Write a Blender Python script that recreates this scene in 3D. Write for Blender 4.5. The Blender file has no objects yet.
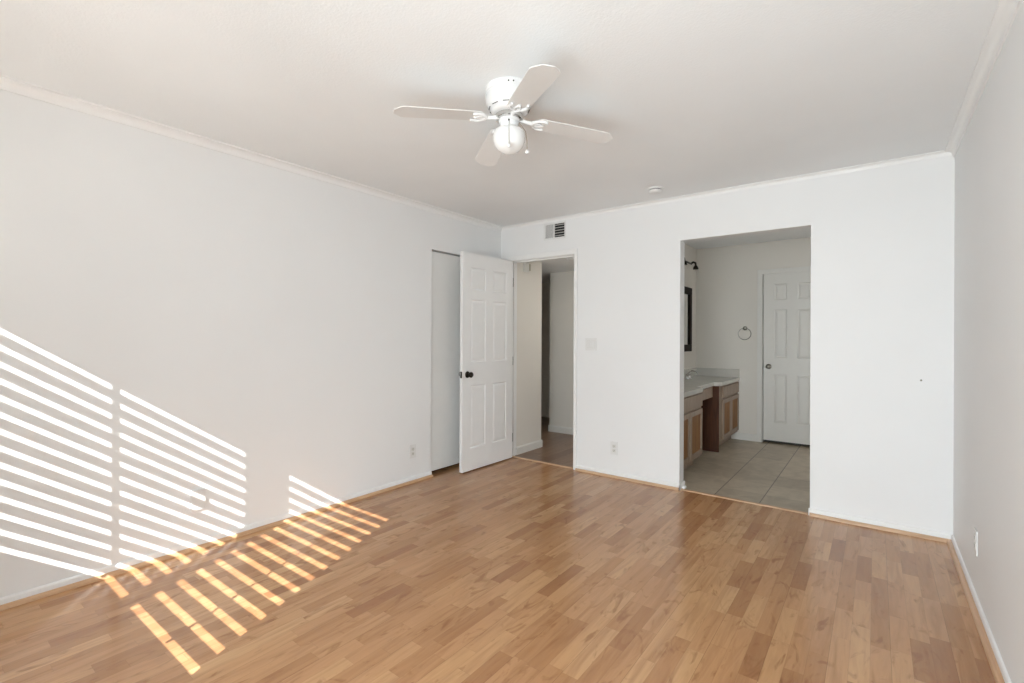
import bpy, bmesh, math, random
from mathutils import Vector, Matrix
random.seed(7)
D = bpy.data
SC = bpy.context.scene
COL = SC.collection
PI = math.pi

# ------------------------------------------------------------------ camera
# room axes: x along the back wall (0 = left wall), y into the back wall (y = 0), z up
F_PX = 480.42
cam_d = D.cameras.new('camera')
cam = D.objects.new('camera', cam_d)
COL.objects.link(cam)
SC.camera = cam
cam_d.sensor_width = 36.0
cam_d.lens = F_PX * 36.0 / 1024.0
cam_d.shift_y = -3.6 / 1024.0
cam_d.clip_start = 0.05
yaw, roll = math.radians(37.156), math.radians(0.25)
fwd = Vector((-math.sin(yaw), math.cos(yaw), 0))
right = Vector((math.cos(yaw), math.sin(yaw), 0))
up = Vector((0, 0, 1))
R = right * math.cos(roll) + up * math.sin(roll)
U = up * math.cos(roll) - right * math.sin(roll)
M4 = Matrix((R, U, -fwd)).transposed().to_4x4()
M4.translation = Vector((3.2144, -4.0358, 1.2593))
cam.matrix_world = M4

# ------------------------------------------------------------------ view
SC.view_settings.view_transform = 'Standard'
SC.view_settings.look = 'None'
SC.view_settings.gamma = 1
SC.view_settings.use_curve_mapping = False
SC.view_settings.exposure = 0.65
SC.cycles.blur_glossy = 0.1

W, H, YF = 3.60, 2.44, -4.60      # room width, height, y of the window wall
# window openings on the wall behind the camera: (x0, x1)
WIN = [(0.181, 0.911), (1.043, 1.772)]
WZ0, WZ1 = 0.908, 1.966

# ------------------------------------------------------------------ world, sun, portals
world = D.worlds.new('world')
SC.world = world
world.use_nodes = True
bg = world.node_tree.nodes['Background']
bg.inputs['Color'].default_value = (0.89, 0.95, 1.0, 1)
bg.inputs['Strength'].default_value = 0.5

sd = D.lights.new('sun', 'SUN')
sd.energy = 10.0
sd.angle = math.radians(0.15)
sd.color = (1.0, 0.97, 0.92)
sun = D.objects.new('sun', sd)
COL.objects.link(sun)
sun.rotation_euler = Vector((-0.46, 1.0, -0.72)).to_track_quat('-Z', 'Y').to_euler()
sun.location = (3, -9, 6)

# unseen sliding glass door behind the camera, added for brightness: (x0, x1, top)
SLIDE = (2.12, 3.46, 2.05)
al = D.lights.new('door_fill_light', 'AREA')  # fill light outside the added door, brightens the room
al.shape = 'RECTANGLE'
al.size, al.size_y = SLIDE[1] - SLIDE[0] - .02, SLIDE[2] - .06
al.energy = 46.0
al.spread = math.radians(145)
al.color = (0.87, 0.955, 1.0)
ao = D.objects.new('door_fill_light', al)
COL.objects.link(ao)
ao.location = ((SLIDE[0] + SLIDE[1]) / 2, YF - 0.16, SLIDE[2] / 2)
ao.rotation_euler = (math.radians(90), 0, 0)
# fill light behind an added bathroom window (right wall, out of the picture)
BWIN = (1.05, 2.05, 0.95, 2.00)      # y0, y1, z0, z1
bl = D.lights.new('bath_fill_light', 'AREA')
bl.shape = 'RECTANGLE'
bl.size, bl.size_y = BWIN[3] - BWIN[2], BWIN[1] - BWIN[0]
bl.energy = 2.0
bl.color = (1.0, 0.96, 0.90)
bo = D.objects.new('bath_fill_light', bl)
COL.objects.link(bo)
bo.location = (W + 0.115, (BWIN[0] + BWIN[1]) / 2, (BWIN[2] + BWIN[3]) / 2)
bo.rotation_euler = (0, math.radians(90), 0)      # emits toward -x
for i, (a, b) in enumerate(WIN):
    ld = D.lights.new('window_portal', 'AREA')
    ld.shape = 'RECTANGLE'
    ld.size, ld.size_y = b - a + .08, WZ1 - WZ0 + .1
    ld.cycles.is_portal = True
    lo = D.objects.new('window_portal', ld)
    COL.objects.link(lo)
    lo.location = ((a + b + .08) / 2, YF - 0.15, (WZ0 + WZ1 + .1) / 2)
    lo.rotation_euler = (math.radians(90), 0, 0)      # emits toward +y

# ------------------------------------------------------------------ node helpers
class NT:
    def __init__(s, name):
        s.m = D.materials.new(name)
        s.m.use_nodes = True
        s.t = s.m.node_tree
        s.b = s.t.nodes['Principled BSDF']
    def n(s, typ, **kw):
        x = s.t.nodes.new(typ)
        for k, v in kw.items():
            setattr(x, k, v)
        return x
    def l(s, a, b):
        s.t.links.new(a, b)
    def val(s, node, idx, v):
        if hasattr(v, 'is_output'):
            s.l(v, node.inputs[idx])
        else:
            node.inputs[idx].default_value = v
    def math(s, op, a, b=0.0, c=0.0):
        x = s.n('ShaderNodeMath', operation=op)
        s.val(x, 0, a); s.val(x, 1, b)
        if op in ('MULTIPLY_ADD', 'SMOOTH_MIN', 'COMPARE'):
            s.val(x, 2, c)
        return x.outputs[0]
    def ramp(s, fac, stops, interp='LINEAR'):
        x = s.n('ShaderNodeValToRGB')
        x.color_ramp.interpolation = interp
        e = x.color_ramp.elements
        while len(e) < len(stops):
            e.new(0.5)
        for k, (p, c) in enumerate(stops):
            e[k].position = p
            e[k].color = (*c, 1) if len(c) == 3 else c
        s.l(fac, x.inputs[0])
        return x.outputs[0]
    def mix(s, fac, a, b, blend='MIX'):
        x = s.n('ShaderNodeMix', data_type='RGBA', blend_type=blend)
        s.val(x, 0, fac)
        for i, v in ((6, a), (7, b)):
            if hasattr(v, 'is_output'):
                s.l(v, x.inputs[i])
            else:
                x.inputs[i].default_value = (*v, 1)
        return x.outputs[2]
    def bump(s, h, strength, dist):
        x = s.n('ShaderNodeBump')
        x.inputs['Strength'].default_value = strength
        x.inputs['Distance'].default_value = dist
        s.l(h, x.inputs['Height'])
        s.l(x.outputs[0], s.b.inputs['Normal'])

def plain(name, col, rough=0.5, metal=0.0, noise=0.03, scale=12.0, bump=0.0, bscale=200.0, coat=0.0, spec=0.5):
    t = NT(name)
    tc = t.n('ShaderNodeTexCoord')
    nz = t.n('ShaderNodeTexNoise')
    nz.inputs['Scale'].default_value = scale
    nz.inputs['Detail'].default_value = 4
    t.l(tc.outputs['Object'], nz.inputs['Vector'])
    lo = tuple(c * (1 - noise) for c in col)
    hi = tuple(min(1, c * (1 + noise)) for c in col)
    t.l(t.ramp(nz.outputs[0], [(0.3, lo), (0.7, hi)]), t.b.inputs['Base Color'])
    t.b.inputs['Roughness'].default_value = rough
    t.b.inputs['Metallic'].default_value = metal
    t.b.inputs['Coat Weight'].default_value = coat
    t.b.inputs['Specular IOR Level'].default_value = spec
    if bump:
        b = t.n('ShaderNodeTexNoise')
        b.inputs['Scale'].default_value = bscale
        b.inputs['Detail'].default_value = 3
        t.l(tc.outputs['Object'], b.inputs['Vector'])
        t.bump(b.outputs[0], bump, 0.002)
    return t.m

def laminate(name, stops, sw=0.066, slen=0.34, rough=0.24, sat=1.0, seam=0.75, spec=0.5):
    """three-strip wood laminate, strips running along y"""
    t = NT(name)
    tc = t.n('ShaderNodeTexCoord')
    sp = t.n('ShaderNodeSeparateXYZ')
    t.l(tc.outputs['Object'], sp.inputs[0])
    x, y = sp.outputs[0], sp.outputs[1]
    u = t.math('DIVIDE', t.math('ADD', x, 10.0), sw)
    row = t.math('FLOOR', u)
    fx = t.math('FRACT', u)
    wn = t.n('ShaderNodeTexWhiteNoise', noise_dimensions='1D')
    t.l(row, wn.inputs['W'])
    w = t.math('ADD', t.math('DIVIDE', y, slen), t.math('ADD', t.math('MULTIPLY', wn.outputs[0], 9.0), t.math('MULTIPLY', row, 31.0)))
    def vor(feature):
        v = t.n('ShaderNodeTexVoronoi', voronoi_dimensions='1D', feature=feature)
        v.inputs['Scale'].default_value = 1.0
        v.inputs['Randomness'].default_value = 0.85
        t.l(w, v.inputs['W'])
        return v
    vc = vor('F1')
    ve = vor('DISTANCE_TO_EDGE')
    cs = t.n('ShaderNodeSeparateColor')
    t.l(vc.outputs['Color'], cs.inputs[0])
    r1, r2, r3 = cs.outputs[0], cs.outputs[1], cs.outputs[2]
    base = t.ramp(r1, stops)
    # grain, offset for each strip
    cmb = t.n('ShaderNodeCombineXYZ')
    t.l(t.math('MULTIPLY', x, 17.0), cmb.inputs[0])
    t.l(t.math('ADD', t.math('MULTIPLY', y, 1.6), t.math('MULTIPLY', r2, 40.0)), cmb.inputs[1])
    t.l(t.math('MULTIPLY', r3, 30.0), cmb.inputs[2])
    g1 = t.n('ShaderNodeTexNoise'); g1.inputs['Scale'].default_value = 1.4
    g1.inputs['Detail'].default_value = 5; g1.inputs['Distortion'].default_value = 1.1
    t.l(cmb.outputs[0], g1.inputs['Vector'])
    g2 = t.n('ShaderNodeTexNoise'); g2.inputs['Scale'].default_value = 5.5
    g2.inputs['Detail'].default_value = 4; g2.inputs['Distortion'].default_value = 0.3
    t.l(cmb.outputs[0], g2.inputs['Vector'])
    c = t.mix(t.ramp(g1.outputs[0], [(0.45, (0, 0, 0)), (0.75, (0.55, 0.55, 0.55))]), base, tuple(v * f for v, f in zip(stops[0][1], (0.80, 0.72, 0.66))))
    c = t.mix(0.4, c, t.ramp(g2.outputs[0], [(0.3, (0.86, 0.83, 0.80)), (0.7, (1.08, 1.08, 1.08))]), 'MULTIPLY')
    # knots and dark figure
    cm2 = t.n('ShaderNodeCombineXYZ')
    t.l(t.math('MULTIPLY', x, 9.0), cm2.inputs[0]); t.l(t.math('MULTIPLY', y, 3.2), cm2.inputs[1]); t.l(t.math('MULTIPLY', r2, 17.0), cm2.inputs[2])
    kn = t.n('ShaderNodeTexNoise'); kn.inputs['Scale'].default_value = 1.3; kn.inputs['Detail'].default_value = 3; kn.inputs['Distortion'].default_value = 2.0
    t.l(cm2.outputs[0], kn.inputs['Vector'])
    c = t.mix(t.ramp(kn.outputs[0], [(0.58, (0, 0, 0)), (0.72, (0.6, 0.6, 0.6))]), c, tuple(v * f for v, f in zip(stops[0][1], (0.62, 0.52, 0.42))))
    # seams: fine line between strips, stronger at every third (board edge) and at the strip ends
    e = t.math('MINIMUM', fx, t.math('SUBTRACT', 1.0, fx))
    sl = t.math('LESS_THAN', e, 0.014)
    se = t.math('LESS_THAN', t.math('MULTIPLY', ve.outputs['Distance'], slen / sw), 0.014)
    fb = t.math('FRACT', t.math('DIVIDE', t.math('ADD', row, t.math('GREATER_THAN', fx, 0.5)), 3.0))
    bd = t.math('MULTIPLY', sl, t.math('LESS_THAN', fb, 0.1))
    line = t.math('MAXIMUM', t.math('MULTIPLY', t.math('MAXIMUM', sl, se), 0.22), t.math('MULTIPLY', bd, 0.6))
    c = t.mix(t.math('MULTIPLY', line, seam), c, (0.10, 0.045, 0.018))
    t.l(c, t.b.inputs['Base Color'])
    t.b.inputs['Roughness'].default_value = rough
    t.b.inputs['Specular IOR Level'].default_value = spec
    t.bump(t.math('SUBTRACT', g2.outputs[0], t.math('MULTIPLY', bd, 2.0)), 0.06, 0.001)
    return t.m

def wood(name, dark, light, axis='z', rough=0.4, coat=0.2):
    t = NT(name)
    tc = t.n('ShaderNodeTexCoord')
    mp = t.n('ShaderNodeMapping')
    mp.inputs['Scale'].default_value = {'z': (30, 30, 2.2), 'y': (30, 2.2, 30), 'x': (2.2, 30, 30)}[axis]
    t.l(tc.outputs['Object'], mp.inputs[0])
    g = t.n('ShaderNodeTexNoise'); g.inputs['Scale'].default_value = 1.5; g.inputs['Detail'].default_value = 6; g.inputs['Distortion'].default_value = 0.8
    t.l(mp.outputs[0], g.inputs['Vector'])
    t.l(t.ramp(g.outputs[0], [(0.3, dark), (0.7, light)]), t.b.inputs['Base Color'])
    t.b.inputs['Roughness'].default_value = rough
    t.b.inputs['Coat Weight'].default_value = coat
    t.bump(g.outputs[0], 0.08, 0.001)
    return t.m

def tile_mat():
    t = NT('bath_tile')
    tc = t.n('ShaderNodeTexCoord')
    sp = t.n('ShaderNodeSeparateXYZ'); t.l(tc.outputs['Object'], sp.inputs[0])
    def grid(v, off, size, lw):
        u = t.math('DIVIDE', t.math('ADD', v, off), size)
        f = t.math('FRACT', u)
        return t.math('FLOOR', u), t.math('LESS_THAN', t.math('MINIMUM', f, t.math('SUBTRACT', 1.0, f)), lw)
    S = 0.328
    ix, lx = grid(sp.outputs[0], 10 * S - 2.176 + 10 * S, S, 0.013)
    lx = t.math('MULTIPLY', lx, t.math('GREATER_THAN', sp.outputs[0], 2.0))
    iy, ly = grid(sp.outputs[1], 20 * S - 0.30, S, 0.007)
    cb = t.n('ShaderNodeCombineXYZ'); t.l(ix, cb.inputs[0]); t.l(iy, cb.inputs[1])
    wn = t.n('ShaderNodeTexWhiteNoise', noise_dimensions='3D'); t.l(cb.outputs[0], wn.inputs['Vector'])
    nz = t.n('ShaderNodeTexNoise'); nz.inputs['Scale'].default_value = 7; nz.inputs['Detail'].default_value = 6; nz.inputs['Distortion'].default_value = 1.0
    t.l(tc.outputs['Object'], nz.inputs['Vector'])
    f = t.math('ADD', t.math('MULTIPLY', nz.outputs[0], 0.75), t.math('MULTIPLY', wn.outputs[0], 0.25))
    c = t.ramp(f, [(0.3, (0.40, 0.335, 0.25)), (0.7, (0.58, 0.50, 0.385))])
    c = t.mix(t.math('MULTIPLY', lx, 0.9), c, (0.17, 0.14, 0.11))
    c = t.mix(t.math('MULTIPLY', ly, 0.45), c, (0.25, 0.21, 0.16))
    t.l(c, t.b.inputs['Base Color'])
    t.b.inputs['Roughness'].default_value = 0.38
    t.bump(t.math('SUBTRACT', 1.0, t.math('MAXIMUM', lx, ly)), 0.4, 0.002)
    return t.m

def glass_pane():
    t = NT('window_glass')
    tr = t.n('ShaderNodeBsdfTransparent')
    gl = t.n('ShaderNodeBsdfGlossy'); gl.inputs['Roughness'].default_value = 0.02
    mx = t.n('ShaderNodeMixShader'); mx.inputs[0].default_value = 0.05
    t.l(tr.outputs[0], mx.inputs[1]); t.l(gl.outputs[0], mx.inputs[2])
    t.l(mx.outputs[0], t.t.nodes['Material Output'].inputs[0])
    return t.m

def frosted():
    t = NT('opal_glass')
    t.b.inputs['Base Color'].default_value = (0.82, 0.82, 0.81, 1)
    t.b.inputs['Roughness'].default_value = 0.18
    t.b.inputs['Subsurface Weight'].default_value = 0.2
    t.b.inputs['Subsurface Radius'].default_value = (0.02, 0.02, 0.02)
    return t.m

M = {}
M['wall'] = plain('painted_wall', (0.86, 0.865, 0.865), 0.55, noise=0.008, scale=2, bump=0.10, bscale=160)
M['bath_wall'] = plain('beige_bath_paint', (0.80, 0.765, 0.70), 0.55, noise=0.008, scale=2, bump=0.10, bscale=160)
M['bath_trim'] = plain('warm_white_paint', (0.80, 0.785, 0.74), 0.4, noise=0.01)
M['ceil'] = plain('textured_ceiling', (0.865, 0.88, 0.885), 0.8, noise=0.01, scale=3, bump=0.55, bscale=110)
M['trim'] = plain('white_trim_paint', (0.88, 0.88, 0.87), 0.35, noise=0.01)
M['door'] = plain('white_door_paint', (0.86, 0.86, 0.855), 0.38, noise=0.01)
M['slab'] = plain('closet_door_paint', (0.83, 0.83, 0.81), 0.45, noise=0.01)
M['laminate'] = laminate('strip_laminate', [(0.0, (0.35, 0.165, 0.072)), (0.18, (0.44, 0.225, 0.10)), (0.5, (0.505, 0.27, 0.126)), (0.88, (0.555, 0.315, 0.15)), (1.0, (0.585, 0.345, 0.17))], rough=0.2)
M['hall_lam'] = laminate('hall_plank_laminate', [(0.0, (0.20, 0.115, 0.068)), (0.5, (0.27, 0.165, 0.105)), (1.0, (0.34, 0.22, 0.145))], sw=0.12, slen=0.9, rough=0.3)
M['shoe'] = wood('shoe_moulding_wood', (0.52, 0.30, 0.16), (0.66, 0.42, 0.245), 'y', 0.4)
M['shoe_x'] = wood('threshold_wood', (0.50, 0.30, 0.17), (0.70, 0.48, 0.31), 'x', 0.4)
M['tile'] = tile_mat()
M['white'] = plain('white_enamel', (0.80, 0.80, 0.795), 0.25, noise=0.005)
M['blade'] = plain('white_blade_laminate', (0.76, 0.75, 0.735), 0.35, noise=0.01)
M['plastic'] = plain('white_plastic', (0.80, 0.80, 0.79), 0.3, noise=0.005)
M['ivory'] = plain('aged_ivory_plastic', (0.72, 0.71, 0.67), 0.4, noise=0.02)
M['beige'] = plain('yellowed_plastic', (0.42, 0.39, 0.28), 0.5, noise=0.03)
M['slot'] = plain('dark_slot', (0.03, 0.03, 0.03), 0.7, noise=0.02)
M['bronze'] = plain('dark_bronze', (0.035, 0.028, 0.022), 0.32, metal=0.8, noise=0.05)
M['chrome'] = plain('polished_chrome', (0.62, 0.62, 0.61), 0.12, metal=1.0, noise=0.01)
M['nickel'] = plain('satin_nickel', (0.30, 0.285, 0.25), 0.3, metal=1.0, noise=0.02)
M['oak'] = wood('oak_cabinet', (0.25, 0.170, 0.115), (0.35, 0.255, 0.185), 'z', 0.45, 0.1)
M['oak_panel'] = wood('golden_oak_panel', (0.20, 0.085, 0.022), (0.33, 0.145, 0.036), 'z', 0.6, 0.0)
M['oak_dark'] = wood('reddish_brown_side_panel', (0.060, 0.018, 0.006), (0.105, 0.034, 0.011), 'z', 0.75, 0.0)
M['counter'] = plain('cultured_marble', (0.63, 0.61, 0.56), 0.18, noise=0.05, scale=5, coat=0.3)
M['mirror'] = plain('mirror_silver', (0.85, 0.86, 0.86), 0.02, metal=1.0, noise=0.002)
M['frame_dark'] = plain('espresso_frame', (0.014, 0.009, 0.007), 0.6, noise=0.1, scale=30, spec=0.15)
M['glass'] = glass_pane()
M['opal'] = frosted()
M['louver'] = plain('shutter_paint', (0.88, 0.88, 0.87), 0.25, metal=0.05, noise=0.004, spec=0.8)
M['dark_gap'] = plain('painted_gap_shade', (0.10, 0.095, 0.09), 0.9, noise=0.05)  # near-black colour stands for the shade behind door gaps
M['ground'] = plain('pale_concrete', (0.62, 0.60, 0.56), 0.9, noise=0.08, scale=3)
M['bead'] = plain('brass_chain', (0.45, 0.42, 0.36), 0.3, metal=1.0, noise=0.02)

# ------------------------------------------------------------------ mesh helpers
class MB:
    def __init__(s):
        s.b = bmesh.new()
    def box(s, x0, x1, y0, y1, z0, z1, bev=0.0, mat=None):
        t = bmesh.new()
        bmesh.ops.create_cube(t, size=1)
        for v in t.verts:
            v.co = Vector(((x0 + x1) / 2 + v.co.x * (x1 - x0), (y0 + y1) / 2 + v.co.y * (y1 - y0), (z0 + z1) / 2 + v.co.z * (z1 - z0)))
        if bev:
            bmesh.ops.bevel(t, geom=t.edges[:], offset=bev, segments=2, profile=0.5, affect='EDGES')
        s._add(t, mat)
        return s
    def _add(s, t, mat=None):
        if mat is not None:
            bmesh.ops.transform(t, matrix=mat, verts=t.verts)
        me = D.meshes.new('tmp')
        t.to_mesh(me); t.free()
        s.b.from_mesh(me)
        D.meshes.remove(me)
    def lathe(s, prof, seg=40, mat=None, caps=True):
        """prof: list of (r, z) from bottom to top"""
        t = bmesh.new()
        rings = []
        for r, z in prof:
            if r < 1e-5:
                rings.append([t.verts.new((0, 0, z))])
            else:
                rings.append([t.verts.new((r * math.cos(2 * PI * k / seg), r * math.sin(2 * PI * k / seg), z)) for k in range(seg)])
        for a, b in zip(rings, rings[1:]):
            for k in range(seg):
                k2 = (k + 1) % seg
                if len(a) == 1 and len(b) == 1: continue
                if len(a) == 1: t.faces.new((a[0], b[k2], b[k]))
                elif len(b) == 1: t.faces.new((a[k], a[k2], b[0]))
                else: t.faces.new((a[k], a[k2], b[k2], b[k]))
        if caps:
            if len(rings[0]) > 1: t.faces.new(rings[0][::-1])
            if len(rings[-1]) > 1: t.faces.new(rings[-1])
        bmesh.ops.recalc_face_normals(t, faces=t.faces)
        s._add(t, mat)
        return s
    def tube(s, pts, r, seg=10, closed=False, mat=None):
        t = bmesh.new()
        P = [Vector(p) for p in pts]
        n = len(P)
        rad = r if isinstance(r, (list, tuple)) else [r] * n
        rings = []
        ref = None
        for i in range(n):
            if closed: d = (P[(i + 1) % n] - P[i - 1])
            else: d = P[min(i + 1, n - 1)] - P[max(i - 1, 0)]
            d.normalize()
            if ref is None:
                ref = d.orthogonal().normalized()
            a = (ref - d * ref.dot(d)).normalized()
            ref = a
            b = d.cross(a)
            rings.append([t.verts.new(P[i] + (a * math.cos(2 * PI * k / seg) + b * math.sin(2 * PI * k / seg)) * rad[i]) for k in range(seg)])
        rng = range(n) if closed else range(n - 1)
        for i in rng:
            A, B = rings[i], rings[(i + 1) % n]
            for k in range(seg):
                k2 = (k + 1) % seg
                t.faces.new((A[k], A[k2], B[k2], B[k]))
        if not closed:
            t.faces.new(rings[0][::-1]); t.faces.new(rings[-1])
        bmesh.ops.recalc_face_normals(t, faces=t.faces)
        s._add(t, mat)
        return s
    def sweep(s, prof, origin, ax_u, ax_v, direction, length, mat=None):
        """extrude a closed 2-D outline (u, v) along direction"""
        t = bmesh.new()
        o, au, av, d = Vector(origin), Vector(ax_u), Vector(ax_v), Vector(direction)
        A = [t.verts.new(o + au * u + av * v) for u, v in prof]
        B = [t.verts.new(o + au * u + av * v + d * length) for u, v in prof]
        n = len(prof)
        for k in range(n):
            t.faces.new((A[k], A[(k + 1) % n], B[(k + 1) % n], B[k]))
        t.faces.new(A[::-1]); t.faces.new(B)
        bmesh.ops.recalc_face_normals(t, faces=t.faces)
        s._add(t, mat)
        return s
    def frustum(s, x0, x1, z0, z1, y, h, inset, mat=None):
        """raised field on plane y, rising by h along -y when h<0 or +y when h>0"""
        t = bmesh.new()
        a = [t.verts.new(v) for v in ((x0, y, z0), (x1, y, z0), (x1, y, z1), (x0, y, z1))]
        b = [t.verts.new(v) for v in ((x0 + inset, y + h, z0 + inset), (x1 - inset, y + h, z0 + inset), (x1 - inset, y + h, z1 - inset), (x0 + inset, y + h, z1 - inset))]
        for k in range(4):
            t.faces.new((a[k], a[(k + 1) % 4], b[(k + 1) % 4], b[k]))
        t.faces.new(b); t.faces.new(a)
        bmesh.ops.recalc_face_normals(t, faces=t.faces)
        s._add(t, mat)
        return s
    def build(s, name, mat, parent=None, smooth=False, loc=None, bevel=0.0):
        me = D.meshes.new(name)
        s.b.to_mesh(me); s.b.free()
        me.materials.append(mat)
        if smooth:
            for p in me.polygons: p.use_smooth = True
            try:
                me.set_sharp_from_angle(angle=math.radians(40))
            except Exception: pass
        o = D.objects.new(name, me)
        COL.objects.link(o)
        if parent is not None: o.parent = parent
        if loc is not None: o.location = loc
        if bevel:
            md = o.modifiers.new('bevel', 'BEVEL'); md.width = bevel; md.segments = 2; md.limit_method = 'ANGLE'
        return o

def struct(o):
    o['kind'] = 'structure'
    return o
def tag(o, label, cat, group=None):
    o['label'] = label; o['category'] = cat
    if group: o['group'] = group
    return o
def thing(name, label, cat, loc=(0, 0, 0), rotz=0.0, group=None):
    o = D.objects.new(name, None)
    COL.objects.link(o)
    o.location = loc; o.rotation_euler = (0, 0, rotz)
    o.empty_display_size = 0.1
    return tag(o, label, cat, group)

# ================================================================== STRUCTURE
T = 0.11                       # wall thickness
YB2 = 2.486                    # far wall of the bathroom
XB1 = 1.32                     # left wall of the bathroom
DX0, DX1, DZ = 0.138, 0.902, 2.064      # hall doorway
OX0, OX1, OZ = 1.912, 2.840, 2.078     # opening to the bathroom
CY0, CY1, CZ = -1.003, -0.20, 2.062    # closet opening in the left wall

struct(MB().box(0.0, W + 0.02, YF - 0.02, 0.035, -0.10, 0).box(-T, 0.0, CY0, CY1, -0.10, 0).build('floor', M['laminate']))
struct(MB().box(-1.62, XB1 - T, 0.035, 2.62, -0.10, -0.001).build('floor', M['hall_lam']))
struct(MB().box(XB1 - T, W + 0.1, 0.035, 2.62, -0.10, -0.002).build('floor', M['tile']))
struct(MB().box(-0.02, W + 0.02, YF - 0.02, 0.0, H, H + 0.12).build('ceiling', M['ceil']))
struct(MB().box(-1.62, XB1 - T, T, 2.62, 2.135, 2.30).build('ceiling', M['ceil']))
struct(MB().box(XB1 - T, W + 0.1, T, 2.62, H, H + 0.12).build('ceiling', M['ceil']))

# back wall with its two openings
m = MB()
m.box(-T, DX0 - 0.018, 0, T, -0.1, H + .12)
m.box(DX0 - 0.018, DX1 + 0.018, 0, T, DZ + 0.018, H + .12)
m.box(DX1 + 0.018, OX0, 0, T, -0.1, H + .12)
m.box(OX0, OX1, 0, T, OZ, H + .12)
m.box(OX1, W + 0.1, 0, T, -0.1, H + .12)
struct(m.build('wall_back', M['wall']))
# left wall with closet opening
m = MB()
m.box(-T, 0, YF - .15, CY0, -0.1, H + .12)
m.box(-T, 0, CY0, CY1, CZ, H + .12)
m.box(-T, 0, CY1, 0.0, -0.1, H + .12)
struct(m.build('wall_left', M['wall']))
m = MB()
m.box(W, W + 0.1, YF - .15, BWIN[0], -0.1, H + .12); m.box(W, W + 0.1, BWIN[1], 2.62, -0.1, H + .12)
m.box(W, W + 0.1, BWIN[0], BWIN[1], -0.1, BWIN[2]); m.box(W, W + 0.1, BWIN[0], BWIN[1], BWIN[3], H + .12)
struct(m.build('wall_right', M['wall']))
w4 = D.objects.new('window_3', None); COL.objects.link(w4); struct(w4)  # unseen bathroom window, added to go with the fill light
m = MB()
m.box(W + .03, W + .08, BWIN[0], BWIN[0] + .04, BWIN[2], BWIN[3]); m.box(W + .03, W + .08, BWIN[1] - .04, BWIN[1], BWIN[2], BWIN[3])
m.box(W + .03, W + .08, BWIN[0] + .04, BWIN[1] - .04, BWIN[2], BWIN[2] + .04); m.box(W + .03, W + .08, BWIN[0] + .04, BWIN[1] - .04, BWIN[3] - .04, BWIN[3])
m.build('window_frame', M['trim'], w4)
MB().box(W + .05, W + .055, BWIN[0] + .04, BWIN[1] - .04, BWIN[2] + .04, BWIN[3] - .04).build('pane', M['glass'], w4)
# front wall behind the camera, with the two window openings
m = MB()
WOUT = [(a, b + .08) for a, b in WIN]
xs = [-T] + [v for ab in WOUT for v in ab] + [SLIDE[0], SLIDE[1], W + .1]
for k in range(0, 8, 2):
    m.box(xs[k], xs[k + 1], YF - .14, YF, -0.1, H + .12)
for a, b in WOUT:
    m.box(a, b, YF - .14, YF, -0.1, WZ0)
    m.box(a, b, YF - .14, YF, WZ1 + .1, H + .12)
m.box(SLIDE[0], SLIDE[1], YF - .14, YF, SLIDE[2], H + .12)
m.box(SLIDE[0], SLIDE[1], YF - .14, YF, -0.1, -.01)
struct(m.build('wall_front', M['wall']))
# closet interior, shade put into its dark colour
m = MB()
m.box(-0.80, -0.72, -1.6, 0.0, -0.1, H + .1); m.box(-0.72, -T, -1.6, -1.52, -0.1, H + .1)
m.box(-0.72, -T, -0.03, 0.02, -0.1, H + .1); m.box(-0.72, -T, -1.6, 0.0, -0.1, -0.005); m.box(-0.72, -T, -1.6, 0, H, H + .1)
struct(m.build('wall_closet', M['dark_gap']))
# hall and bathroom walls
struct(MB().box(0.020, 0.130, T, 0.60, -0.1, 2.2).build('wall_hall_left', M['bath_wall']))
struct(MB().box(-1.62, 0.020, 0.50, 0.60, -0.1, 2.2).build('wall_hall_near', M['bath_wall']))
struct(MB().box(-0.30, XB1 - T, 1.447, 1.557, -0.1, 2.2).build('wall_hall_back', M['bath_wall']))
struct(MB().box(-1.72, -1.62, 0.50, 2.72, -0.1, 2.2).build('wall_hall_end', M['bath_wall']))
struct(MB().box(-1.62, XB1 - T, 2.40, 2.50, -0.1, 2.2).build('wall_hall_far', M['bath_wall']))
struct(MB().box(XB1 - T, XB1, T, YB2, -0.1, H + .1).build('wall_bath_left', M['bath_wall']))
m = MB()
BX0, BX1, BZ = 2.112, 2.745, 2.055      # bathroom door rough opening
m.box(XB1 - T, BX0, YB2, YB2 + T, -0.1, H + .1)
m.box(BX0, BX1, YB2, YB2 + T, BZ, H + .1)
m.box(BX1, W + .1, YB2, YB2 + T, -0.1, H + .1)
struct(m.build('wall_bath_back', M['bath_wall']))
struct(MB().box(BX0 - .1, BX1 + .1, YB2 + T, YB2 + T + .05, -0.1, H).build('wall_bath_closet', M['dark_gap']))  # dark sheet painting the shade behind the door gaps

# crown moulding: cove profile, drop 0.046 on the wall, 0.048 out on the ceiling
CP, CHh = 0.048, 0.048
prof = [(0, 0), (CP, 0), (CP, -0.008), (CP - .010, -0.010)]
for k in range(1, 7):
    a = k / 7 * PI / 2
    prof.append((CP - .010 - (CP - .020) * math.sin(a), -0.010 - (CHh - .020) * (1 - math.cos(a))))
prof += [(0.010, -CHh + .010), (0.008, -CHh), (0, -CHh)]
struct(MB().sweep(prof, (0, YF, H), (1, 0, 0), (0, 0, 1), (0, 1, 0), -YF).build('trim_1', M['trim']))
struct(MB().sweep(prof, (W, YF, H), (-1, 0, 0), (0, 0, 1), (0, 1, 0), -YF).build('trim_2', M['trim']))
struct(MB().sweep([(u * .62, v * .62) for u, v in prof], (0, 0, H), (0, -1, 0), (0, 0, 1), (1, 0, 0), W).build('trim_3', M['trim']))

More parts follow.
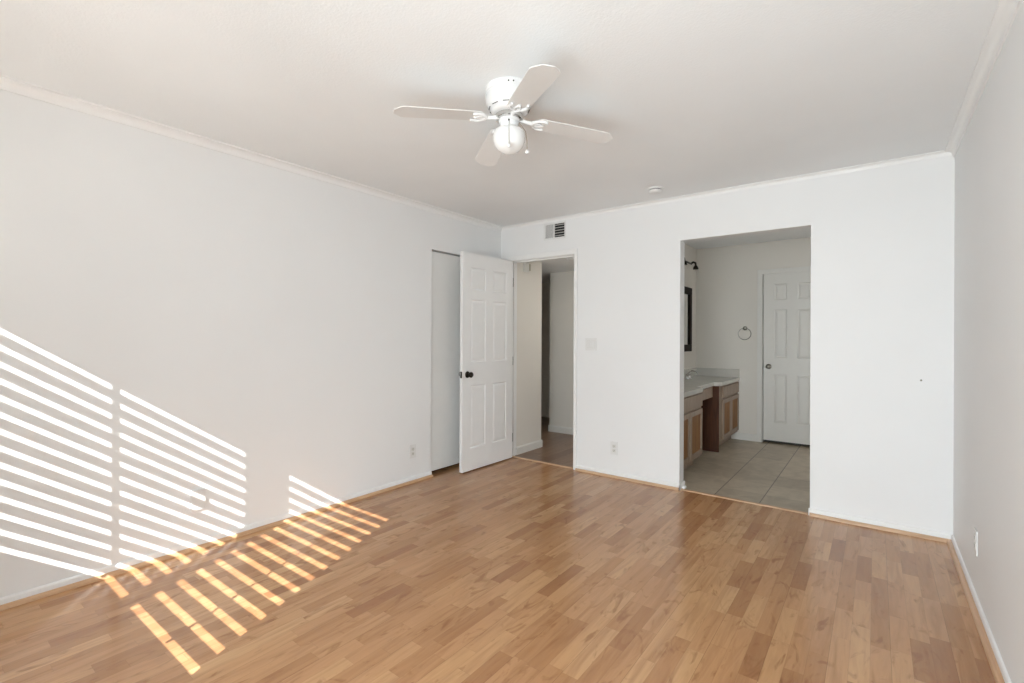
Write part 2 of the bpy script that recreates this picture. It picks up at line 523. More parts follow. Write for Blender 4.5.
# baseboards: low white board, wood quarter round shoe in front
bb = [(0, 0), (0.010, 0), (0.010, 0.042), (0.006, 0.049), (0, 0.050)]
qr = [(0.010, 0), (0.031, 0), (0.0305, 0.007), (0.027, 0.014), (0.020, 0.019), (0.010, 0.020)]
def base(name, runs, prof, mat):
    m = MB()
    for o, au, d, L in runs:
        m.sweep(prof, o, au, (0, 0, 1), d, L)
    return struct(m.build(name, mat))
base('baseboard_left', [((0, YF, 0), (1, 0, 0), (0, 1, 0), CY0 - YF), ((0, CY1, 0), (1, 0, 0), (0, 1, 0), -CY1)], bb, M['trim'])
base('baseboard_right', [((W, YF, 0), (-1, 0, 0), (0, 1, 0), -YF)], bb, M['trim'])
base('baseboard_back', [((DX1 + .035, 0, 0), (0, -1, 0), (1, 0, 0), OX0 - DX1 - .035 + .008),
                        ((OX1 - .008, 0, 0), (0, -1, 0), (1, 0, 0), W - OX1 + .008)], bb, M['trim'])
base('trim_4', [((0, YF, 0), (1, 0, 0), (0, 1, 0), CY0 - YF)], qr, M['shoe'])
base('trim_5', [((W, YF, 0), (-1, 0, 0), (0, 1, 0), -YF)], qr, M['shoe'])
base('trim_6', [((DX1 + .035, 0, 0), (0, -1, 0), (1, 0, 0), OX0 - DX1 - .035),
                ((OX1, 0, 0), (0, -1, 0), (1, 0, 0), W - OX1)], qr, M['shoe_x'])
# thresholds
th = [(0, 0), (0.034, 0), (0.030, 0.006), (0.020, 0.008), (0.004, 0.008)]
base('trim_7', [((DX0, 0.045, 0), (0, -1, 0), (1, 0, 0), DX1 - DX0)], th, M['shoe_x'])
base('trim_8', [((OX0 + .012, 0.03, 0), (0, -1, 0), (1, 0, 0), OX1 - OX0 - .012)], th, M['shoe_x'])
# baseboard returns in the bathroom opening
m = MB()
m.sweep(bb, (OX0, -0.01, 0), (1, 0, 0), (0, 0, 1), (0, 1, 0), T + .02)
m.box(OX0 + .006, OX0 + .034, 0.035, 0.085, 0, 0.022, 0.006)
struct(m.build('baseboard_opening', M['trim']))
# hall and bathroom baseboards (white, taller)
bh = [(0, 0), (0.012, 0), (0.012, 0.072), (0.006, 0.084), (0, 0.086)]
base('baseboard_hall', [((0.130, T, 0), (1, 0, 0), (0, 1, 0), 0.60 - T), ((0.020, 0.60, 0), (0, 1, 0), (1, 0, 0), 0.122),
                        ((-0.312, 1.447, 0), (0, -1, 0), (1, 0, 0), 1.52), ((-0.30, 1.435, 0), (-1, 0, 0), (0, 1, 0), 0.12)], bh, M['bath_trim'])
base('baseboard_bath', [((1.80, YB2, 0), (0, -1, 0), (1, 0, 0), 2.055 - 1.80), ((2.80, YB2, 0), (0, -1, 0), (1, 0, 0), W - 2.80),
                        ((W, T, 0), (-1, 0, 0), (0, 1, 0), YB2 - T)], bh, M['bath_trim'])

# ---- doors
KNOB = [(0.0, 0.062), (0.012, 0.0615), (0.022, 0.057), (0.027, 0.049), (0.026, 0.041), (0.018, 0.034), (0.011, 0.030), (0.010, 0.012), (0.026, 0.009), (0.031, 0.004), (0.032, 0.0)][::-1]
def six_panel(m, w, h, th, cols, rows):
    """door slab from x=0..w, y=0..th, z=0..h with moulded panels on both sides"""
    dp = 0.007
    m.box(0, w, dp, th - dp, 0, h)
    for side in (0, 1):
        y0, y1 = (0, dp) if side == 0 else (th - dp, th)
        xe = [0] + [v for c in cols for v in c] + [w]
        ze = [0] + [v for r in rows for v in r] + [h]
        for k in range(0, len(xe), 2):
            m.box(xe[k], xe[k + 1], y0, y1, 0, h)
        for k in range(0, len(ze), 2):
            for c in cols:
                m.box(c[0], c[1], y0, y1, ze[k], ze[k + 1])
        for c in cols:
            for r in rows:
                yb = dp if side == 0 else th - dp
                m.frustum(c[0] + .012, c[1] - .012, r[0] + .012, r[1] - .012, yb, -0.0055 if side == 0 else 0.0055, 0.022)
                # sloped sticking around the recess
                yo = 0 if side == 0 else th
                e = 0.010
                for (ax0, ax1, az0, az1) in ((c[0], c[0] + e, r[0], r[1]), (c[1] - e, c[1], r[0], r[1])):
                    s = 1 if ax0 == c[0] else -1
                    xa = c[0] if s > 0 else c[1]
                    m.sweep([(0, yb), (0, yo), (s * e, yb)], (xa, 0, az0), (1, 0, 0), (0, 1, 0), (0, 0, 1), az1 - az0)
                for za, s in ((r[0], 1), (r[1], -1)):
                    m.sweep([(0, yb), (0, yo), (s * e, yb)], (c[0], 0, za), (0, 0, 1), (0, 1, 0), (1, 0, 0), c[1] - c[0])
ROWS = [(0.205, 0.80), (1.015, 1.61), (1.70, 1.915)]
# door_1: open six panel leaf. local x runs from the hinge to the free edge
LW, LT = 0.752, 0.035
hinge = thing('door_1', '', '')
del hinge['label']; del hinge['category']
struct(hinge)
hinge.location = (0.153, -0.016, 0.0)
hinge.rotation_euler = (0, 0, math.radians(-90.8))
m = MB(); six_panel(m, LW, 2.046, LT, [(0.105, 0.325), (0.427, 0.647)], ROWS)
m.build('door_leaf', M['door'], hinge, loc=(0.012, 0.0, 0.012))
for s in (0, 1):
    rot = Matrix.Translation((0.012 + LW - 0.065, LT if s else 0.0, 0.915)) @ Matrix.Rotation(-PI / 2 if s else PI / 2, 4, 'X')
    m = MB(); m.lathe(KNOB, 28, rot)
    m.build('door_knob', M['bronze'], hinge, smooth=True)['label'] = 'dark bronze door knob'
m = MB()
m.box(0.012 + LW - 0.0005, 0.012 + LW + 0.002, 0.006, LT - 0.006, 0.885, 0.945)
m.build('latch_plate', M['bronze'], hinge)['label'] = 'dark bronze latch plate'
for z in (0.22, 1.02, 1.84):
    m = MB(); m.tube([(0.004, -0.003, z - .045), (0.004, -0.003, z + .045)], 0.006, 10); m.box(0.004, 0.014, 0.0, 0.034, z - .045, z + .045)
    m.build('hinge', M['bronze'], hinge)
# jamb lining + casing of the hall doorway
m = MB()
m.box(DX0 - .018, DX0, 0.0, T, 0, DZ); m.box(DX1, DX1 + .018, 0.0, T, 0, DZ); m.box(DX0 - .018, DX1 + .018, 0.0, T, DZ, DZ + .018)
m.box(DX0, DX0 + .011, 0.040, 0.075, 0, DZ); m.box(DX1 - .011, DX1, 0.040, 0.075, 0, DZ); m.box(DX0, DX1, 0.040, 0.075, DZ - .011, DZ)
struct(m.build('trim_9', M['trim'], bevel=0.0015))
cw = 0.034
m = MB()
m.box(DX0 - cw - .005, DX0 - .004, -0.014, 0, 0, DZ + .004); m.box(DX1 + .004, DX1 + cw + .004, -0.014, 0, 0, DZ + .004)
m.box(DX0 - cw - .005, DX1 + cw + .004, -0.014, 0, DZ + .004, DZ + .052)
struct(m.build('trim_10', M['trim'], bevel=0.003))
# door_2: flush closet door, recessed between the wall returns
m = MB()
m.box(-0.062, -0.030, CY0 + .004, CY1 - .004, 0.034, CZ - .012, 0.001)
struct(m.build('door_2', M['slab']))
# door_3: bathroom closet door
d3 = D.objects.new('door_3', None); COL.objects.link(d3); struct(d3)
d3.location = (2.120, YB2 + .020, 0.0)
m = MB(); six_panel(m, 0.617, 2.028, LT, [(0.112, 0.245), (0.355, 0.500)], [(0.22, 0.80), (1.00, 1.585), (1.70, 1.895)])
m.build('door_leaf', M['bath_trim'], d3, loc=(0, 0, 0.030))
m = MB(); m.lathe(KNOB, 24, Matrix.Translation((0.055, 0, 0.925)) @ Matrix.Rotation(PI / 2, 4, 'X'))
m.build('door_knob', M['nickel'], d3, smooth=True)['label'] = 'round satin metal knob'
m = MB()
m.box(2.052, 2.108, YB2 - .014, YB2, 0, 2.048); m.box(2.748, 2.804, YB2 - .014, YB2, 0, 2.048); m.box(2.052, 2.804, YB2 - .014, YB2, 2.048, 2.104)
m.box(2.100, 2.116, YB2, YB2 + T, 0, 2.055); m.box(2.741, 2.757, YB2, YB2 + T, 0, 2.055); m.box(2.100, 2.757, YB2, YB2 + T, 2.052, 2.068)
struct(m.build('trim_11', M['bath_trim'], bevel=0.002))

# ---- windows behind the camera with plantation shutters (they cast the striped light)
PITCH, LWID, LTH = 0.0772, 0.070, 0.005
for i, (a, b) in enumerate(WOUT):
    w = D.objects.new('window_%d' % (i + 1), None); COL.objects.link(w); struct(w)
    w.location = (0, 0, 0)
    m = MB(); f = 0.022
    m.box(a, a + .004, YF - .138, YF - .10, WZ0, WZ1 + .1); m.box(b - .004, b, YF - .138, YF - .10, WZ0, WZ1 + .1)
    m.box(a, b, YF - .138, YF - .10, WZ0, WZ0 + .004); m.box(a, b, YF - .138, YF - .10, WZ1 + .096, WZ1 + .1)
    m.build('window_frame', M['trim'], w)
    MB().box(a + .004, b - .004, YF - .122, YF - .119, WZ0 + .004, WZ1 + .096).build('pane', M['glass'], w)

def shutter(a, b, rod_x, label):
    t = thing('plantation_shutter', label, 'shutter', ((a + b) / 2, YF - .005, WZ0), 0, 'plantation shutters in the two windows')
    cx = (a + b) / 2; hw = (b - a) / 2; hz = WZ1 - WZ0
    m = MB()     # frame overlapping the wall around the opening
    m.box(-hw - .035, -hw, 0.006, 0.018, -.05, hz + .14); m.box(hw, hw + .095, 0.006, 0.018, -.05, hz + .14)
    m.box(-hw, hw, 0.006, 0.018, -.05, 0); m.box(-hw, hw, 0.006, 0.018, hz, hz + .14)
    m.build('frame', M['louver'], t, bevel=0.002)
    z = LZ
    while z > WZ0 - 0.03: z -= PITCH
    while z < WZ1 + 0.03:
        z += PITCH
        if z < WZ0 + .036 or z > WZ1 + .03: continue
        m = MB()
        pr = [(-LWID / 2, 0), (-LWID / 2 + .003, LTH / 2), (LWID / 2 - .003, LTH / 2), (LWID / 2, 0), (LWID / 2 - .003, -LTH / 2), (-LWID / 2 + .003, -LTH / 2)]
        m.sweep(pr, (-hw + .004, 0, 0), (0, 1, 0), (0, 0, 1), (1, 0, 0), 2 * hw + .055)
        m.build('louver', M['louver'], t, loc=(0, -.012, z - WZ0))
    m = MB(); m.box(rod_x - cx - .0065, rod_x - cx + .0065, .026, .036, 0.0, hz + .02)
    m.build('tilt_rod', M['louver'], t)
# louver heights, set from the height of a sunlit stripe on the left wall
LZ = 0.971 + 0.72 * (-3.264 - (YF - .017)) + PITCH / 2
shutter(*WIN[0], -1.517 - .46 * YF, 'white plantation shutter behind the camera, the one nearer the left wall')
shutter(*WIN[1], -0.643 - .46 * YF, 'white plantation shutter behind the camera, the one nearer the middle of the wall')

# added sliding glass door: frame, fixed and moving sash, under an added sun-blocking roof
sl = D.objects.new('added_slider', None); COL.objects.link(sl); struct(sl)  # unseen door put in to brighten the room
x0, x1, zt = SLIDE
m = MB(); m.box(x0, x0 + .04, YF - .13, YF - .03, 0, zt); m.box(x1 - .04, x1, YF - .13, YF - .03, 0, zt); m.box(x0 + .04, x1 - .04, YF - .13, YF - .03, zt - .04, zt); m.box(x0 + .04, x1 - .04, YF - .13, YF - .03, 0, .025)
m.build('door_frame', M['trim'], sl)
xm = (x0 + x1) / 2
for (a, b, yy) in ((x0 + .04, xm + .02, YF - .11), (xm - .02, x1 - .04, YF - .07)):
    m = MB(); m.box(a, a + .04, yy - .015, yy + .015, .025, zt - .04); m.box(b - .04, b, yy - .015, yy + .015, .025, zt - .04)
    m.box(a + .04, b - .04, yy - .015, yy + .015, .025, .085); m.box(a + .04, b - .04, yy - .015, yy + .015, zt - .09, zt - .04)
    q = m.build('sash', M['trim'], sl)
    MB().box(a + .04, b - .04, yy - .003, yy + .003, .085, zt - .09).build('pane', M['glass'], q)
m = MB(); m.sweep([(1.98, YF - .14), (3.80, YF - 4.1), (6.2, YF - 4.1), (6.2, YF - .14)], (0, 0, 2.56), (1, 0, 0), (0, 1, 0), (0, 0, 1), .08); m.box(6.08, 6.2, YF - 4.1, YF - 3.98, -.3, 2.56); m.box(4.0, 4.12, YF - 4.1, YF - 3.98, -.3, 2.56)
struct(m.build('sun_blocker', M['wall']))  # unseen roof and posts added to keep sun off the sliding door

# ground outside
o = MB().box(-14, 16, -26, YF - .3, -0.30, -0.25).build('ground', M['ground'])
struct(o)

# ================================================================== CEILING FAN
fan = thing('ceiling_fan', 'white flush-mount four-blade ceiling fan with opal globe light and two pull chains', 'ceiling fan', (1.822, -2.228, H))
m = MB()
m.lathe([(0.070, -0.119), (0.082, -0.116), (0.088, -0.108), (0.090, -0.100), (0.099, -0.092), (0.107, -0.078), (0.111, -0.060), (0.1125, -0.040), (0.1115, -0.038), (0.1125, -0.036), (0.113, -0.028), (0.112, -0.026), (0.1135, -0.024), (0.114, -0.014), (0.114, -0.004), (0.112, -0.002), (0.112, 0)], 56)
m.build('motor_housing', M['white'], fan, smooth=True)
m = MB()       # dark vent slots round the lower shoulder and screws at the canopy
for k in range(10):
    a = 2 * PI * k / 10 + .2
    m = MB()
    m.box(-0.0014, 0.0014, -0.016, 0.016, -0.0032, 0.0032, mat=Matrix.Rotation(a, 4, 'Z') @ Matrix.Translation((0.0935, 0, -0.0965)) @ Matrix.Rotation(math.radians(-48), 4, 'Y'))
    m.build('vent_slot', M['slot'], fan)
for k in (1.25, 1.45, 3.3, 5.2):
    m = MB(); m.lathe([(0.0035, 0), (0.0035, .003), (0, .004)], 10, Matrix.Rotation(math.radians(-126) + k, 4, 'Z') @ Matrix.Translation((0.1125, 0, -0.018)) @ Matrix.Rotation(PI / 2, 4, 'Y'))
    m.build('screw', M['bronze'], fan)
m = MB(); m.lathe([(0.060, -0.146), (0.066, -0.144), (0.068, -0.136), (0.066, -0.126), (0.060, -0.122)], 40)
m.build('flywheel', M['chrome'], fan, smooth=True)
m = MB(); m.lathe([(0.040, -0.197), (0.044, -0.194), (0.044, -0.158), (0.050, -0.154), (0.050, -0.147), (0.040, -0.146)], 36)
m.build('switch_housing', M['white'], fan, smooth=True)
m = MB(); m.lathe([(0, -0.306), (0.016, -0.305), (0.034, -0.299), (0.052, -0.288), (0.066, -0.272), (0.0745, -0.250), (0.077, -0.228), (0.074, -0.208), (0.066, -0.197), (0.052, -0.192), (0.046, -0.190), (0.046, -0.186), (0.040, -0.185)], 44)
m.build('globe', M['opal'], fan, smooth=True)

def blade_mesh():
    t = bmesh.new()
    # outline in local coordinates, x along the blade
    L0, L1 = 0.140, 0.535
    pts = [(L0, -0.050), (L0 + .03, -.054), (L1 - .042, -0.063), (L1 - .034, -0.059), (L1 - .002, -0.027), (L1, -0.020), (L1, 0.020), (L1 - .002, 0.027), (L1 - .034, 0.059), (L1 - .042, 0.063), (L0 + .03, .054), (L0, 0.050)]
    th = 0.0019
    A = [t.verts.new((x, y, -th)) for x, y in pts]; B = [t.verts.new((x, y, th)) for x, y in pts]
    n = len(pts)
    t.faces.new(A[::-1]); t.faces.new(B)
    for k in range(n): t.faces.new((A[k], A[(k + 1) % n], B[(k + 1) % n], B[k]))
    bmesh.ops.recalc_face_normals(t, faces=t.faces)
    return t
PITCHES = [math.radians(a) for a in (-4, 0, -1, 9)]      # slightly warped blades
DROOP = math.radians(4.5)
for k in range(4):
    ang = math.radians(-126.5 + 90 * k)
    BM = Matrix.Rotation(ang, 4, 'Z') @ Matrix.Translation((0.055, 0, -0.139)) @ Matrix.Rotation(DROOP, 4, 'Y') @ Matrix.Translation((-0.055, 0, 0)) @ Matrix.Rotation(PITCHES[k], 4, 'X')
    m = MB(); m._add(blade_mesh(), BM)
    bo = m.build('blade', M['blade'], fan, bevel=0.0008)
    m = MB()
    IM = BM @ Matrix.Translation((0, 0, -0.004))
    m.tube([(0.052, 0, 0.006), (0.075, 0, 0.0), (0.100, 0, -0.002), (0.118, 0, -0.002)], [0.012, 0.010, 0.009, 0.012], 10, mat=IM)
    for s in (-1, 1):
        m.tube([(0.112, 0.004 * s, -0.002), (0.122, 0.022 * s, -0.003), (0.138, 0.037 * s, -0.003), (0.160, 0.043 * s, -0.003), (0.180, 0.036 * s, -0.003)], [0.008, 0.0075, 0.0065, 0.006, 0.0065], 8, mat=IM)
        m.tube([(0.118, 0.004 * s, -0.002), (0.136, 0.013 * s, -0.003), (0.152, 0.010 * s, -0.003), (0.168, 0, -0.003)], [0.006, 0.005, 0.005, 0.006], 8, mat=IM)
    for sx, sy in ((0.178, .037), (0.178, -.037), (0.168, 0)):
        m.lathe([(0.004, -.007), (0.0055, -.004), (0.0055, 0)], 10, IM @ Matrix.Translation((sx, sy, -.001)))
    m.build('blade_iron', M['white'], bo, smooth=True)
# pull chains
def chain(pts, bob_z, x, y):
    m = MB(); m.tube(pts, 0.0016, 6)
    c = m.build('pull_chain', M['bead'], fan); c['label'] = 'thin metal pull chain'
    m = MB(); m.lathe([(0, -.010), (0.005, -.009), (0.0085, -.004), (0.0085, .002), (0.005, .008), (0, .010)], 16, Matrix.Translation((x, y, bob_z)))
    m.build('chain_pull', M['white'], c, smooth=True)
cd = Vector((0.604, -0.797)); cr = Vector((0.797, 0.604))
def cp(depth, side, z): v = cd * depth + cr * side; return (v.x, v.y, z)
chain([cp(0.046, 0, -0.165), cp(0.060, 0, -0.18), cp(0.080, 0.0, -0.22), cp(0.082, 0.0, -0.25), cp(0.082, 0, -0.292)], -0.299, *cp(0.082, 0, 0)[:2])
chain([cp(0.010, 0.046, -0.165), cp(0.014, 0.060, -0.180), cp(0.02, 0.078, -0.21), cp(0.022, 0.085, -0.26), cp(0.022, 0.085, -0.297)], -0.305, *cp(0.022, 0.085, 0)[:2])
m = MB(); m.lathe([(0.0045, 0), (0.0045, .004), (0.002, .006)], 12, Matrix.Translation(cp(0.044, 0, -0.165)) @ Matrix.Rotation(PI / 2, 4, 'X') @ Matrix.Rotation(0, 4, 'Z'))
m.build('chain_grommet', M['bronze'], fan)

# ================================================================== SMALL FIXTURES
sdx = thing('smoke_detector', 'round white smoke detector on the ceiling near the back wall', 'smoke detector', (1.826, -0.345, H))
m = MB(); m.lathe([(0.056, -.012), (0.060, -.010), (0.060, 0)], 40); m.build('base', M['plastic'], sdx, smooth=True)
m = MB(); m.lathe([(0.0, -.040), (0.030, -.040), (0.044, -.036), (0.051, -.028), (0.052, -.018), (0.046, -.0175)], 40); m.build('cover', M['plastic'], sdx, smooth=True)
m = MB(); m.lathe([(0.047, -.0175), (0.047, -.0115)], 40); m.build('vent_ring', M['slot'], sdx)

vent = thing('air_vent', 'white wall register with a louvered grille above the hall doorway', 'vent', (0.553, 0, 2.235))
VW, VH = 0.256, 0.168
m = MB()
m.box(0, VW, -.006, 0, 0, .018); m.box(0, VW, -.006, 0, VH - .018, VH); m.box(0, .018, -.006, 0, .018, VH - .018); m.box(VW - .014, VW, -.006, 0, .018, VH - .018)
m.box(.115, .129, -.007, 0, .018, VH - .018)
m.build('frame', M['plastic'], vent, bevel=0.0015)
m = MB(); m.box(.018, VW - .018, -.001, 0.0, .018, VH - .018); m.build('duct_opening', M['slot'], vent)
m = MB()
for k in range(14):      # left half: vertical fins nearly closed
    x = .0195 + k * .0069
    m.box(-.0042, .0042, -.0006, .0006, .018, VH - .018, mat=Matrix.Translation((x + .003, -.0035, 0)) @ Matrix.Rotation(math.radians(-30), 4, 'Z'))
m.build('vertical_fins', M['plastic'], vent)
m = MB()
for k in range(5):
    z = .032 + k * .026
    m.box(.129, VW - .014, -.007, .007, -.0009, .0009, mat=Matrix.Translation((0, -.006, z)) @ Matrix.Rotation(math.radians(35), 4, 'X'))
m.build('horizontal_fins', M['ivory'], vent)

def plate_mesh(w, h): return MB().box(-w / 2, w / 2, -.0055, 0, -h / 2, h / 2, .002)
def outlet(label, loc, rz):
    t = thing('wall_outlet', label, 'outlet', loc, rz)
    plate_mesh(.072, .116).build('cover_plate', M['plastic'], t)
    for s in (-1, 1):
        m = MB(); m.box(-.017, .017, -.0075, -.004, s * .0195 - .0145, s * .0195 + .0145, .0035)
        r = m.build('receptacle', M['ivory'], t)
        m = MB()
        m.box(-.0075, -.0050, -.0080, -.0070, s * .0195 - .002, s * .0195 + .007); m.box(.0050, .0075, -.0080, -.0070, s * .0195 - .002, s * .0195 + .007)
        m.box(-.0025, .0025, -.0080, -.0070, s * .0195 - .010, s * .0195 - .005)
        m.build('slots', M['slot'], r)
    m = MB(); m.lathe([(0.003, 0), (.003, .001)], 10, Matrix.Translation((0, -.0055, 0)) @ Matrix.Rotation(PI / 2, 4, 'X')); m.build('screw', M['plastic'], t)
    return t
outlet('white duplex outlet low on the back wall between the doorway and the bathroom opening', (1.325, 0, 0.262), 0)
outlet('white duplex outlet low on the left wall just before the closet door', (0, -1.222, 0.268), PI / 2)
outlet('white duplex outlet low on the right wall', (W, -0.868, 0.297), -PI / 2)
t = thing('phone_jack', 'white blank cover plate on the left wall within the striped sunlight', 'wall plate', (0, -2.885, 0.290), PI / 2)
MB().box(-.038, .038, -.014, 0, -.060, .060, .002).build('cover_plate', M['plastic'], t)
for s in (-1, 1):
    m = MB(); m.lathe([(0.003, 0), (.003, .001)], 10, Matrix.Translation((0, -.014, s * .042)) @ Matrix.Rotation(PI / 2, 4, 'X')); m.build('screw', M['ivory'], t)
t = thing('light_switch', 'white double light switch plate beside the hall doorway', 'light switch', (1.087, 0, 1.203))
plate_mesh(.118, .118).build('cover_plate', M['plastic'], t)
for s in (-1, 1):
    m = MB(); m.box(s * .023 - .0165, s * .023 + .0165, -.0078, -.004, -.033, .033, .0012)
    rk = m.build('rocker', M['plastic'], t)
    m = MB(); m.box(s * .023 - .0185, s * .023 + .0185, -.0060, -.0050, -.035, .035); m.build('rocker_surround', M['ivory'], rk)
t = thing('wall_hook', 'tiny dark screw left in the right part of the back wall', 'screw', (3.445, 0, 0.999))
m = MB(); m.lathe([(.005, 0), (.006, .004), (.003, .006)], 12, Matrix.Rotation(PI / 2, 4, 'X')); m.build('screw_head', M['nickel'], t)
m = MB(); m.tube([(0, 0, 0), (0, -.014, .002)], .0022, 8); m.build('shank', M['nickel'], t)
# hall: chime box and ceiling detector
t = thing('door_chime', 'ivory door chime box high on the hall wall beyond the open door', 'door chime', (0.130, 0.275, 2.040), PI / 2)
MB().box(-.045, .030, -.030, 0, -.055, .055, .003).build('cover', M['ivory'], t)
MB().box(.030, .072, -.020, 0, -.035, .040, .003).build('speaker_box', M['beige'], t)['label'] = 'yellowed side box of the chime'
t = thing('hall_ceiling_light', 'small flat white fixture on the hall ceiling seen through the doorway', 'ceiling light', (0.60, 0.545, 2.135))
m = MB(); m.box(-.075, .075, -.075, .075, -.012, 0, .003); m.build('base', M['plastic'], t)
m = MB(); m.box(-.062, .062, -.062, .062, -.026, -.011, .006); m.build('diffuser', M['plastic'], t)

hl = D.lights.new('hall_fill_light', 'AREA')  # bare fill light added to brighten the hall, no fixture there
hl.size = 0.25
hl.energy = 3.0
hl.color = (1.0, 0.97, 0.93)
ho = D.objects.new('hall_fill_light', hl)
COL.objects.link(ho)
ho.location = (0.98, 0.95, 2.10)

# ================================================================== BATHROOM
van = thing('bathroom_vanity', 'light oak bathroom vanity with a recessed kneespace under a white countertop', 'vanity', (XB1 + .001, .002, 0))
FX = 1.832 - XB1      # front of the face frames, local x
Y0, YK0, YK1, Y1 = T, 0.90, 1.60, YB2 - .005
TZ = 0.735
def cabinet(name, y0, y1):
    m = MB()
    m.box(0, FX - .02, y0, y1, 0.10, TZ); m.box(0, FX - .075, y0, y1, 0, 0.10)
    return m
m = cabinet('c', Y0, YK0); m.box(FX - .02, FX, Y0, YK0, 0.10, TZ); m.build('cabinet_body', M['oak'], van)
m = cabinet('c', YK1, Y1); m.box(FX - .02, FX - .001, YK1 + .002, Y1, 0.10, TZ); cb2 = m.build('cabinet_body', M['oak'], van)
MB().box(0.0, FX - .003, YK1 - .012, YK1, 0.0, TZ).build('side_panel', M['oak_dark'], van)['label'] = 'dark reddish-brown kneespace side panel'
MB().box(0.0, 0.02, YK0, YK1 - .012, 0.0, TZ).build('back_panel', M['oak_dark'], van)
def panel_door(y0, y1, z0, z1, nm='cabinet_door'):
    s = .048
    m = MB()
    m.box(FX, FX + .018, y0, y0 + s, z0, z1, .002); m.box(FX, FX + .018, y1 - s, y1, z0, z1, .002)
    m.box(FX, FX + .018, y0 + s, y1 - s, z0, z0 + s, .002); m.box(FX, FX + .018, y0 + s, y1 - s, z1 - s, z1, .002)
    d = m.build(nm, M['oak'], van)
    MB().box(FX, FX + .008, y0 + s, y1 - s, z0 + s, z1 - s).build('door_panel', M['oak_panel'], d)['label'] = 'golden oak door panel'
def drawer(y0, y1, z0, z1, x=None):
    x = FX if x is None else x
    return MB().box(x, x + .018, y0, y1, z0, z1, .003).build('drawer_front', M['oak'], van)
for a, b in ((Y0 + .03, Y0 + .385), (Y0 + .395, YK0 - .015)): panel_door(a, b, .125, .575)
drawer(Y0 + .03, YK0 - .015, .598, .722)
for a, b in ((YK1 + .10, YK1 + .475), (YK1 + .485, Y1 - .02)): panel_door(a, b, .125, .575)
drawer(YK1 + .10, Y1 - .02, .598, .722)
KX = FX - .075
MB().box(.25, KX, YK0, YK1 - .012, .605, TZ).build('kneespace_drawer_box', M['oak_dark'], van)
drawer(YK0 + .16, YK1 - .06, .615, .725, KX)
# countertop: separate slab with a shallow recess at the kneespace, sink bowl rim and backsplash
ct = thing('countertop', 'white cultured marble countertop with low backsplash lying on the oak vanity', 'countertop', (XB1, 0, 0))
outline = [(0, Y0), (FX + .025, Y0), (FX + .025, YK0 - .02)]
for k in range(1, 6):
    a = k / 5 * PI / 2
    outline.append((FX + .025 - .075 * (1 - math.cos(a)) , YK0 - .02 + .06 * math.sin(a)))
outline += [(KX + .028, YK0 + .07), (KX + .028, YK1 - .07)]
for k in range(5, -1, -1):
    a = k / 5 * PI / 2
    outline.append((FX + .025 - .075 * (1 - math.cos(a)), YK1 + .02 - .06 * math.sin(a)))
outline += [(FX + .025, Y1), (0, Y1)]
m = MB(); m.sweep(outline, (0, 0, TZ), (1, 0, 0), (0, 1, 0), (0, 0, 1), .042)
m.build('slab', M['counter'], ct, bevel=.004)
TT = TZ + .042
m = MB(); m.box(0, .02, Y0, Y1 - .02, TT, TT + .10); m.box(0, FX + .02, Y1 - .02, Y1, TT, TT + .10)
m.build('backsplash', M['counter'], ct, bevel=.003)
m = MB(); m.tube([(.28 + .17 * math.cos(a), .50 + .22 * math.sin(a), TT + .001) for a in [2 * PI * k / 32 for k in range(32)]], .006, 8, closed=True)
m.build('sink_rim', M['counter'], ct)
def faucet(x, y, z):
    t = thing('sink_faucet', 'chrome two-handle faucet on the bathroom countertop', 'faucet', (x, y, z))
    MB().box(-.025, .025, -.08, .08, 0, .012, .005).build('base', M['chrome'], t)
    m = MB(); m.tube([(0, 0, .01), (0, 0, .07), (.02, 0, .095), (.06, 0, .105), (.10, 0, .095), (.115, 0, .075)], [.013, .011, .011, .011, .010, .010], 14)
    m.build('spout', M['chrome'], t, smooth=True)
    for s in (-1, 1):
        m = MB(); m.lathe([(.018, .01), (.014, .025), (.010, .04), (.012, .05), (.017, .056), (.017, .064), (0, .068)], 18, Matrix.Translation((0, s * .055, 0)))
        m.tube([(0, s * .055, .058), (.012, s * .085, .072), (.014, s * .10, .076)], [.006, .005, .007], 8)
        m.build('handle', M['chrome'], t, smooth=True)
faucet(XB1 + .12, 1.76, TT + .0005)
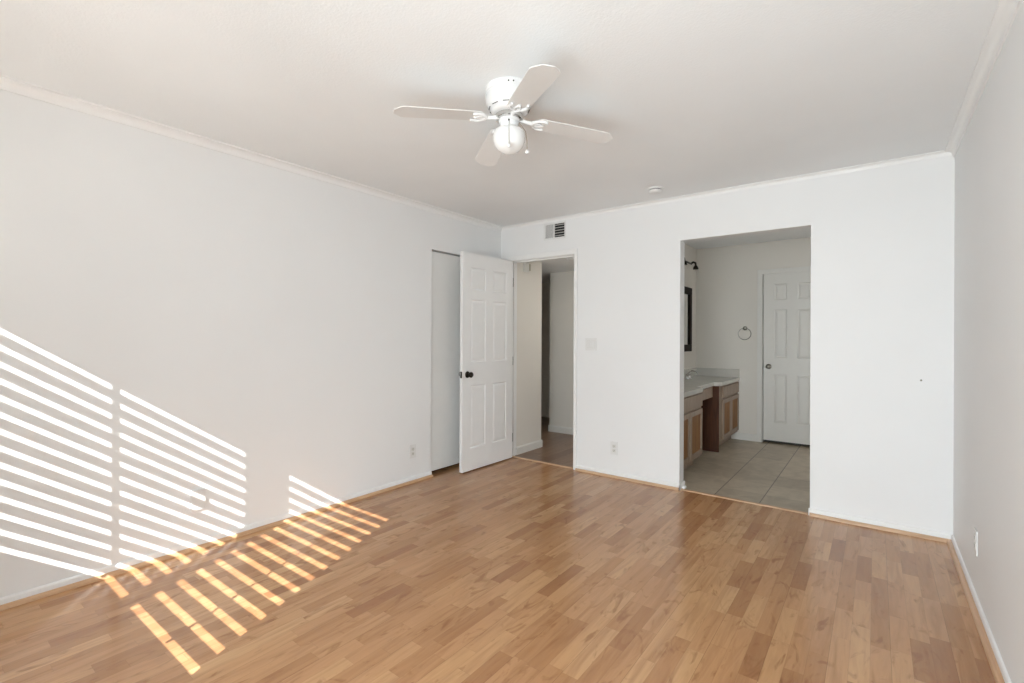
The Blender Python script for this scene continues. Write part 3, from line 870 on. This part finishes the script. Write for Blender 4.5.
# mirror
mir = thing('wall_mirror', 'tall mirror in a dark espresso frame on the bathroom wall above the counter', 'mirror', (XB1, 1.40, 1.10))
MW, MH = 0.82, 0.80
m = MB(); fr = .085
m.box(0, .028, 0, MW, 0, fr, .003); m.box(0, .028, 0, MW, MH - fr, MH, .003); m.box(0, .028, 0, fr, fr, MH - fr, .003); m.box(0, .028, MW - fr, MW, fr, MH - fr, .003)
m.build('frame', M['frame_dark'], mir)
MB().box(.004, .012, fr, MW - fr, fr, MH - fr).build('mirror_glass', M['mirror'], mir)
# vanity light
vl = thing('vanity_light', 'dark bronze multi-arm light fixture on the bathroom wall above the mirror', 'wall light', (XB1, 1.58, 2.185))
m = MB(); m.box(0, .022, -.10, .10, -.05, .05, .006); m.build('back_plate', M['bronze'], vl)
m = MB(); m.tube([(.07, -.46, 0), (.07, .46, 0)], .012, 10); m.tube([(.02, 0, 0), (.07, 0, 0)], .010, 10); m.build('bar', M['bronze'], vl)
for yy in (-.44, 0, .44):
    m = MB(); m.tube([(.07, yy, 0), (.10, yy, .016), (.125, yy, .002), (.128, yy, -.03)], .013, 10)
    m.lathe([(.034, -.075), (.030, -.055), (.018, -.032), (.010, -.024)], 18, Matrix.Translation((.128, yy, 0)))
    a = m.build('arm', M['bronze'], vl, smooth=True)
    m = MB(); m.lathe([(.038, -.125), (.036, -.10), (.026, -.07), (.018, -.052)], 24, Matrix.Translation((.128, yy, 0)), caps=False)
    m.build('glass_shade', M['glass'], a, smooth=True)
# towel ring
tr = thing('towel_ring', 'round satin metal towel ring on the bathroom wall left of the white door', 'towel ring', (1.915, YB2, 1.392))
m = MB(); m.lathe([(.026, 0), (.026, .006), (.018, .012), (.010, .016), (.010, .035), (.013, .040), (0, .042)], 24, Matrix.Rotation(PI / 2, 4, 'X')); m.build('mount', M['nickel'], tr, smooth=True)
m = MB(); m.tube([(.072 * math.sin(a), -.035, -.070 + .072 * math.cos(a)) for a in [2 * PI * k / 40 for k in range(40)]], .0042, 8, closed=True); m.build('ring', M['nickel'], tr, smooth=True)
